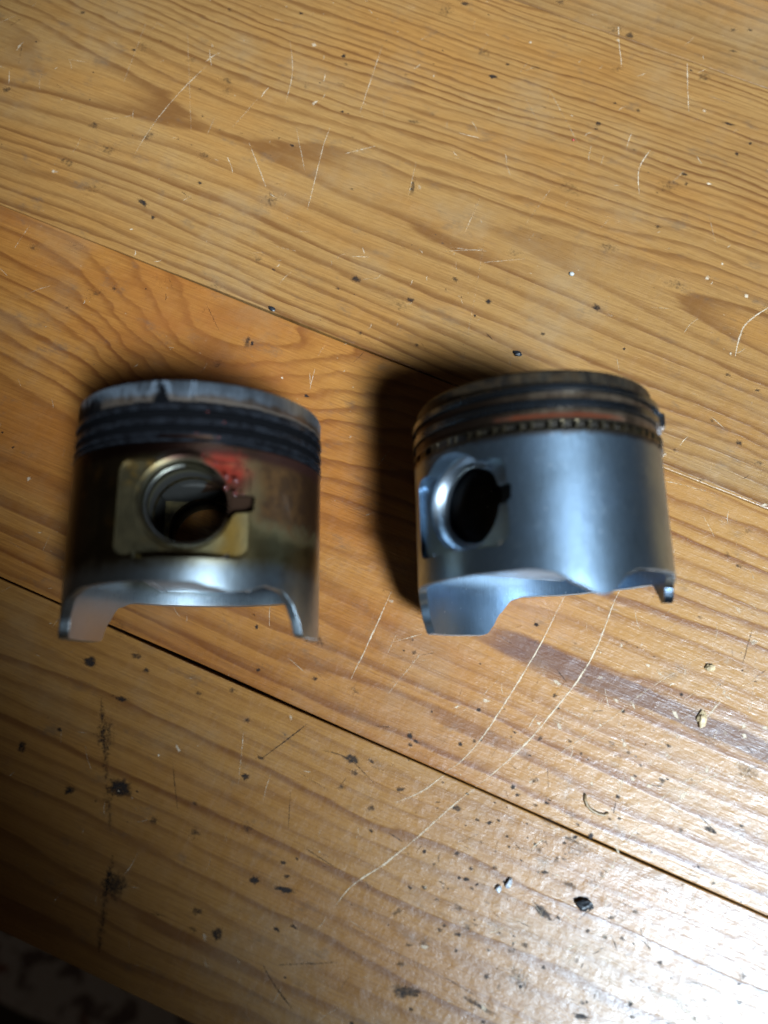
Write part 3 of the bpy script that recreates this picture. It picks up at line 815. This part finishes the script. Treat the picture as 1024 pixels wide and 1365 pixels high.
def crown_right(zc):
    n = NT('carboned_crown')
    x, y, zz, a, r_ = cyl_coords(n, zc)
    mid = hash_noise(n, x, y, zz, 0.22, 2.0, 4.0, 0.65)
    st = n.noise(n.vec(n.mul(a, 0.13), n.mul(y, 0.08), 6.0), 1.0, 4.0, 0.65)
    carbon = n.mix(n.step(mid, 0.35, 0.7), (0.006, 0.005, 0.0045), (0.030, 0.019, 0.010))
    worn = n.mul(n.step(st, 0.42, 0.68), n.band(a, 12, 34, 22))
    carbon = n.mix(n.mul(worn, 0.2), carbon, (0.22, 0.18, 0.13))
    land = n.mix(n.step(st, 0.3, 0.7), (0.19, 0.135, 0.09), (0.06, 0.038, 0.025))
    land = n.mix(n.step(a, 5, -35), land, (0.035, 0.022, 0.015))
    on_land = n.step(y, 62.0, 61.6)
    col = n.mix(on_land, carbon, land)
    rust = n.mul(n.band(n.add(y, n.mul(n.sub(mid, .5), 1.0)), 54.6, 0.65, 0.4), n.band(n.add(a, n.mul(n.sub(st, .5), 30)), 2, 26, 9))
    col = n.mix(rust, col, (0.085, 0.020, 0.008))
    metal = n.mul(n.math('MAXIMUM', on_land, worn), n.sub(0.9, n.mul(rust, 0.7)))
    n.set(color=col, metal=metal, rough=n.add(0.30, n.mul(mid, 0.25)), spec=0.12)
    n.bump(n.add(mid, n.mul(st, 0.4)), 0.4, 0.0004)
    return n.m

def simple_metal(name, c0, c1, rough, metal=1.0, zc=38.9, nscale=0.3, spec=0.5):
    n = NT(name)
    x, y, zz, a, r_ = cyl_coords(n, zc)
    mid = hash_noise(n, x, y, zz, nscale, 1.0, 4.0, 0.6)
    n.set(color=n.mix(n.step(mid, 0.35, 0.68), c0, c1), metal=metal, rough=n.add(rough, n.mul(n.sub(mid, 0.5), 0.2)), spec=spec)
    n.bump(mid, 0.2, 0.0002)
    return n.m

def lathe_part(name, prof, zc, mat, parent, **kw):
    v, f = lathe(prof, zc, **kw)
    return link(name, mesh(name, v, f), mat, parent, 35)

# ---- the stained piston on the left
ZL, RL, AL = 37.9, 37.25, R(6.5)
left = empty('piston', 'oil-stained brown and black piston with a red smear beside its pin bore, lying left', 'piston',
             (-57.3 * MM, -47.5 * MM, 0), 0.0, 'used engine pistons on the table')
rim_l = [(-180, 13.2), (-132, 13.2), (-122, 11), (-115, 5), (-112, 0.3), (-110, 0), (-71, 0), (-68, 0.6), (-62, 6), (-52, 10.5), (-38, 12.8), (-20, 13.4),
         (12, 13.4), (20, 12.2), (28, 11.0), (36, 11.8), (43, 13.2), (52, 12.4), (58, 9.5), (63, 5), (66.5, 0.6), (69, 0), (110, 0), (113, 1), (120, 8), (132, 13.2), (180, 13.2)]
M_SL = alu_skirt('varnished_aluminium', ZL, ((0.35, 0.41, 0.45), (0.27, 0.32, 0.36), (0.43, 0.49, 0.53)), True, RL, AL)
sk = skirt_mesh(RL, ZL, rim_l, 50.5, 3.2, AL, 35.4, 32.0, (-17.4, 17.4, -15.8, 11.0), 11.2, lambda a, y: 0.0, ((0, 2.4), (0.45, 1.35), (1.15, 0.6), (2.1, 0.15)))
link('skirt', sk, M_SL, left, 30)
prof = [(0.05, 50.56), (36.6, 50.56), (36.9, 50.75), (33.5, 50.8), (33.5, 53.9), (36.8, 53.95), (37.0, 54.1), (37.0, 55.5), (36.8, 55.65), (33.5, 55.7), (33.5, 57.75),
        (36.8, 57.8), (37.0, 57.95), (37.0, 59.65), (36.8, 59.8), (33.5, 59.85), (33.5, 61.9), (36.8, 61.95), (37.0, 62.1), (37.05, 67.5), (36.75, 68.2), (36.1, 68.5), (19.0, 68.5), (0.05, 68.5)]
lathe_part('crown', prof, ZL, crown_left(ZL), left)
M_RL = simple_metal('sooty_ring', (0.006, 0.006, 0.007), (0.014, 0.015, 0.018), 0.22, 0.12, spec=0.25)
def ring_prof(ri, ro, y0, y1, b=0.16):
    return [(ri, y0), (ro - b, y0), (ro, y0 + b), (ro, y1 - b), (ro - b, y1), (ri, y1)]
for y0, y1 in ((59.98, 61.78), (55.82, 57.62)):
    lathe_part('compression_ring', ring_prof(34.2, 37.42, y0, y1), ZL, M_RL, left, a0=R(150), a1=R(508))
oil_l = lathe_part('oil_ring', ring_prof(34.2, 37.42, 52.9, 53.7, 0.1), ZL, M_RL, left, a0=R(200), a1=R(559))
lathe_part('rail', ring_prof(34.2, 37.42, 50.95, 51.7, 0.1), ZL, M_RL, oil_l, a0=R(170), a1=R(529))
lathe_part('expander', ring_prof(34.2, 36.4, 51.72, 52.88, 0.1), ZL, M_RL, oil_l)
mL = frame(AL, ZL, 35.4)
M_WIRE = simple_metal('bright_steel', (0.60, 0.64, 0.68), (0.45, 0.48, 0.52), 0.22)
# bright wire circlip in the near bore, its ends apart at lower right
wire = [(11.15 + 0.7 * math.cos(t * math.pi / 3), 32.0 - 3.9 + 0.7 * math.sin(t * math.pi / 3)) for t in range(6)]
link('circlip', pin_ring(wire, mL, 72, R(95), R(300)), M_WIRE, left)
# droplets of red fluid
M_DROP = NT('red_oil')
M_DROP = M_DROP.set(color=(0.10, 0.020, 0.016), rough=0.10, spec=0.9)
vs_, fs_ = [], []
rd = random.Random(4)
for aa, yy, q in ((19, 45.5, .8), (24, 42.0, .9), (28, 41.2, 1.1), (24, 38.8, .9), (28, 37.6, .9), (31, 37.8, .6), (14, 47.3, .6), (20, 52.5, .5), (22, 57.0, .45), (15, 59.5, .4), (33, 44, .5), (11, 53.2, .4)):
    c = Vector(P(R(aa), RL + (0 if yy < 50 else 0.1), yy, ZL))
    q *= 0.7
    bmi = bmesh.new()
    bmesh.ops.create_icosphere(bmi, subdivisions=2, radius=q)
    nn = Vector((math.sin(R(aa)), 0, math.cos(R(aa))))
    b = len(vs_)
    for v in bmi.verts:
        co = v.co.copy(); co -= nn * co.dot(nn) * 0.45
        vs_.append(tuple(c + co))
    fs_ += [tuple(b + v.index for v in f.verts) for f in bmi.faces]
    bmi.free()
dr = link('oil_droplets', mesh('oil_droplets', vs_, fs_), M_DROP, left)
dr['kind'] = 'stuff'
dr['label'] = 'small shiny red oil droplets above the pin bore'

# ---- the clean piston on the right
ZR, RR, AR = 38.5, 37.7, R(-51)
right = empty('piston', 'clean silver piston with exposed slotted oil ring and carbon-blackened crown, lying right', 'piston',
              (48.7 * MM, -44.0 * MM, 0), R(1.7), 'used engine pistons on the table')
rim_r = [(-180, 13), (-174, 12), (-166, 7), (-161, 2.5), (-158, 0.4), (-155, 0), (-113, 0), (-108, 3), (-100, 9), (-92, 12.6), (-86, 13), (-30, 13.2), (-18, 13.4),
         (-14, 13.2), (-8, 12.4), (2, 9.0), (9, 6.7), (12, 6.2), (15, 6.6), (18, 8.2), (23, 11.2), (29, 12.9), (40, 13.2), (62, 13.4), (72, 13), (81, 11), (84, 7.0), (86, 6.2), (90, 6.4), (94, 9.5), (98, 12.5), (108, 13), (180, 13)]
M_SR = alu_skirt('clean_aluminium', ZR, ((0.275, 0.375, 0.475), (0.210, 0.288, 0.378), (0.36, 0.46, 0.56)), False, RR, AR)
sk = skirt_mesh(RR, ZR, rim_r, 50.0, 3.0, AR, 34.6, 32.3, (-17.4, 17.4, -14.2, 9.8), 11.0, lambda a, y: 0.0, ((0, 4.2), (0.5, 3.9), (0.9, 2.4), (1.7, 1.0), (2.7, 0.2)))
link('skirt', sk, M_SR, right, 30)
prof = [(0.05, 50.06), (33.9, 50.06), (33.9, 53.35), (36.8, 53.4), (37.0, 53.6), (37.0, 56.5), (36.8, 56.65), (33.9, 56.7), (33.9, 59.0), (36.8, 59.05), (37.0, 59.2),
        (37.0, 61.15), (36.8, 61.3), (33.9, 61.35), (33.9, 63.4), (36.0, 63.45), (36.2, 63.6), (36.2, 67.3), (35.7, 68.0), (34.6, 68.3), (19.4, 68.3), (0.05, 68.3)]
lathe_part('crown', prof, ZR, crown_right(ZR), right)
M_RR = simple_metal('blued_ring', (0.20, 0.25, 0.31), (0.12, 0.15, 0.19), 0.25, 1.0, ZR)
ring_off = (0.35, -0.1)
for y0, y1, o in ((61.45, 63.25, (0.25, 0.0)), (56.8, 58.9, ring_off)):
    lathe_part('compression_ring', ring_prof(34.3, 38.15, y0, y1), ZR, M_RR, right, a0=R(80), a1=R(437), off=o)
M_OIL = simple_metal('oil_ring_steel', (0.17, 0.14, 0.10), (0.08, 0.065, 0.05), 0.35, 1.0, ZR)
oil_r = lathe_part('oil_ring', ring_prof(34.4, 38.1, 52.75, 53.3, 0.1), ZR, M_OIL, right, a0=R(84), a1=R(441), off=ring_off)
lathe_part('rail', ring_prof(34.4, 38.1, 50.1, 50.65, 0.1), ZR, M_OIL, oil_r, a0=R(60), a1=R(417), off=ring_off)
M_BACK = simple_metal('dark_groove', (0.02, 0.017, 0.014), (0.04, 0.032, 0.025), 0.5, 0.5, ZR)
lathe_part('expander', [(34.2, 50.7), (35.7, 50.7), (35.7, 52.7), (34.2, 52.7)], ZR, M_BACK, oil_r)
# the expander's ribs, seen as pale ticks between the two rails
vs_, fs_ = [], []
NR = 62
for i in range(NR):
    a = 2 * math.pi * i / NR + 0.02 * math.sin(i * 3.1)
    w = 0.0085
    b = len(vs_)
    for r_ in (35.6, 37.7):
        for da, yy in ((-w, 50.66), (w, 50.66), (w + .006, 52.74), (-w + .006, 52.74)):
            p = P(a + da, r_, yy, ZR)
            vs_.append((p[0] + ring_off[0], p[1], p[2] + ring_off[1]))
    fs_ += [(b + 4, b + 5, b + 6, b + 7), (b, b + 1, b + 5, b + 4), (b + 2, b + 3, b + 7, b + 6), (b + 1, b + 2, b + 6, b + 5), (b + 3, b, b + 4, b + 7)]
rb = link('expander_ribs', mesh('expander_ribs', vs_, fs_), simple_metal('rib_steel', (0.50, 0.44, 0.30), (0.28, 0.23, 0.15), 0.3, 1.0, ZR), oil_r)
rb['kind'] = 'stuff'
# bright sprung-out end of the oil ring at the right
vs_, fs_ = lathe([(35.0, 57.2), (38.7, 57.2), (39.3, 57.7), (39.4, 61.0), (38.8, 61.6), (35.0, 61.6)], ZR, 8, R(66), R(71), off=ring_off)
link('ring_end', mesh('ring_end', vs_, fs_), M_WIRE, right)

# ------------------------------------------------------------------ small things lying on the boards
def crumb(name, label, cat, u, v, size, mat, ang=0, seed=0, rough=0.35):
    bm = bmesh.new()
    bmesh.ops.create_icosphere(bm, subdivisions=3, radius=1.0)
    lo = 0
    for vt in bm.verts:
        c = vt.co
        k = 1 + rough * mnoise.noise(c * 1.3 + Vector((seed * 7.1, 0, 0))) + 0.5 * rough * mnoise.noise(c * 3.5 + Vector((0, seed * 3.3, 0)))
        vt.co = Vector((c.x * size[0], c.y * size[1], c.z * size[2])) * k * MM
        lo = min(lo, vt.co.z)
    for vt in bm.verts:
        vt.co.z = max(vt.co.z - lo * 0.75, 0.0)
    me = bpy.data.meshes.new(name)
    bm.to_mesh(me); bm.free()
    o = link(name, me, mat, None, 40)
    x, y = ground(u, v)
    o.location = (x * MM, y * MM, 0.05 * MM)
    o.rotation_euler = (0, 0, R(ang) + GA)
    o['label'] = label; o['category'] = cat
    return o
def plain(name, c, rough, metal=0.0):
    n = NT(name)
    x, y, z = n.coords()
    k = n.noise(n.vec(x, y, z), 1.1, 4.0, 0.6)
    n.set(color=n.mix(n.step(k, 0.3, 0.7), c, tuple(q * 0.55 for q in c)), rough=rough, metal=metal)
    n.bump(k, 0.4, 0.0003)
    return n.m
M_BLK = plain('black_grit', (0.018, 0.018, 0.02), 0.4)
M_GRY = plain('grey_grit', (0.42, 0.42, 0.43), 0.35)
M_TAN = plain('raw_splinter', (0.52, 0.36, 0.19), 0.5)
M_BRN = plain('brown_shaving', (0.30, 0.19, 0.09), 0.45)
M_WHT = plain('pale_bead', (0.48, 0.46, 0.42), 0.3)
M_RED = plain('red_fleck', (0.45, 0.02, 0.02), 0.4)
crumb('dirt_crumb', 'small black crumb beyond the crown of the clean silver piston', 'crumb', 22.6, 75.7, (1.5, 1.1, 0.7), M_BLK, 10, 1)
crumb('dirt_crumb', 'black crumb stuck on the dark board joint above the stained piston', 'crumb', -70.2, 56.2, (1.5, 0.9, 0.6), M_BLK, -8, 2)
crumb('dirt_crumb', 'largest black crumb, at lower right of the front board', 'crumb', 111.1, -94.8, (2.5, 1.7, 1.0), M_BLK, 30, 3, 0.5)
crumb('grit_chip', 'upright pale grey chip on the front board, left of the largest black crumb', 'chip', 86.0, -98.3, (0.8, 1.7, 0.7), M_GRY, -5, 4)
crumb('grit_chip', 'rounder pale grey chip just below the upright grey chip', 'chip', 83.6, -101.2, (1.0, 1.1, 0.6), M_GRY, 20, 5)
crumb('wood_splinter', 'tan raised splinter on the purple streak right of the clean piston', 'splinter', 128.0, -24.4, (1.5, 2.6, 0.8), M_TAN, 10, 6, 0.5)
crumb('wood_splinter', 'tan raised splinter above the purple streak at the right edge', 'splinter', 125.2, -6.7, (1.5, 1.3, 0.8), M_TAN, 25, 7, 0.5)
crumb('bead', 'tiny white bead on the wide board above the clean piston', 'bead', 30.0, 114.6, (0.95, 0.85, 0.55), M_WHT, 0, 8, 0.15)
crumb('fleck', 'tiny red fleck near the top right', 'fleck', 10.3, 170.3, (0.45, 0.4, 0.25), M_RED, 0, 9)
# a curled brown shaving
pts = [(-3.4, 4.4), (-3.6, 2.4), (-2.9, 0.6), (-1.4, -0.9), (0.6, -1.9), (2.6, -2.3), (4.0, -1.6)]
vs_, fs_ = [], []
for i, (px, py) in enumerate(pts):
    q = 0.62 * (1 - 0.55 * abs(i - 2.5) / 3.5)
    d = Vector(pts[min(i + 1, 6)]) - Vector(pts[max(i - 1, 0)])
    nn = Vector((-d.y, d.x)).normalized()
    for k in range(6):
        t = math.pi * 2 * k / 6
        vs_.append((px + nn.x * q * math.cos(t), py + nn.y * q * math.cos(t), 0.55 + 0.6 * q * math.sin(t)))
for i in range(6):
    for k in range(6):
        fs_.append((i * 6 + k, i * 6 + (k + 1) % 6, (i + 1) * 6 + (k + 1) % 6, (i + 1) * 6 + k))
fs_ += [tuple(range(6)), tuple(36 + k for k in range(6))]
sh = link('wood_shaving', mesh('wood_shaving', vs_, fs_), M_BRN, None, 0)
x, y = ground(104.5, -65.2)
sh.location = (x * MM, y * MM, 0)
sh['label'] = 'curled brown shaving on the middle board, lower right'
sh['category'] = 'shaving'

# ------------------------------------------------------------------ below the table edge
def grid(name, w, d, nx, ny, fn, mat, thick=0.0):
    vs, fs = [], []
    for j in range(ny + 1):
        for i in range(nx + 1):
            x, y = -w / 2 + w * i / nx, -d / 2 + d * j / ny
            vs.append((x, y, fn(x, y)))
    for j in range(ny):
        for i in range(nx):
            a = j * (nx + 1) + i
            fs.append((a, a + 1, a + nx + 2, a + nx + 1))
    return link(name, mesh(name, vs, fs), mat, None, 0)
M_FLOOR = plain('dark_floor_boards', (0.05, 0.04, 0.032), 0.55)
fl = grid('floor', 5000, 5000, 4, 4, lambda x, y: 0.0, M_FLOOR)
fl.location = (0, 0, -0.74)
fl['kind'] = 'structure'
n = NT('patterned_cloth')
x, y, z = n.coords()
k = n.noise(n.vec(n.mul(x, 0.03), n.mul(y, 0.03), 0), 1.0, 2.0)
k2 = n.noise(n.vec(n.mul(x, 0.02), n.mul(y, 0.025), 5.0), 1.0, 1.0)
col = n.mix(n.step(k, 0.5, 0.6), (0.50, 0.50, 0.55), (0.16, 0.13, 0.14))
col = n.mix(n.step(k2, 0.66, 0.72), col, (0.20, 0.07, 0.05))
n.set(color=col, rough=0.9)
bm = bmesh.new()
cl = grid('rug', 260, 95, 40, 16, lambda x, y: 9 + 3.0 * math.sin(x * 0.05 + y * 0.03) + 2.5 * mnoise.noise(Vector((x * .03, y * .03, 1))), n.m)
md = cl.modifiers.new('thickness', 'SOLIDIFY'); md.thickness = 0.005
cl.location = (-0.345, -0.420, -0.735)
cl.rotation_euler = (0, 0, R(-22.5))
cl['label'] = 'pale patterned rug strip on the dark floor below the table edge'
cl['category'] = 'rug'
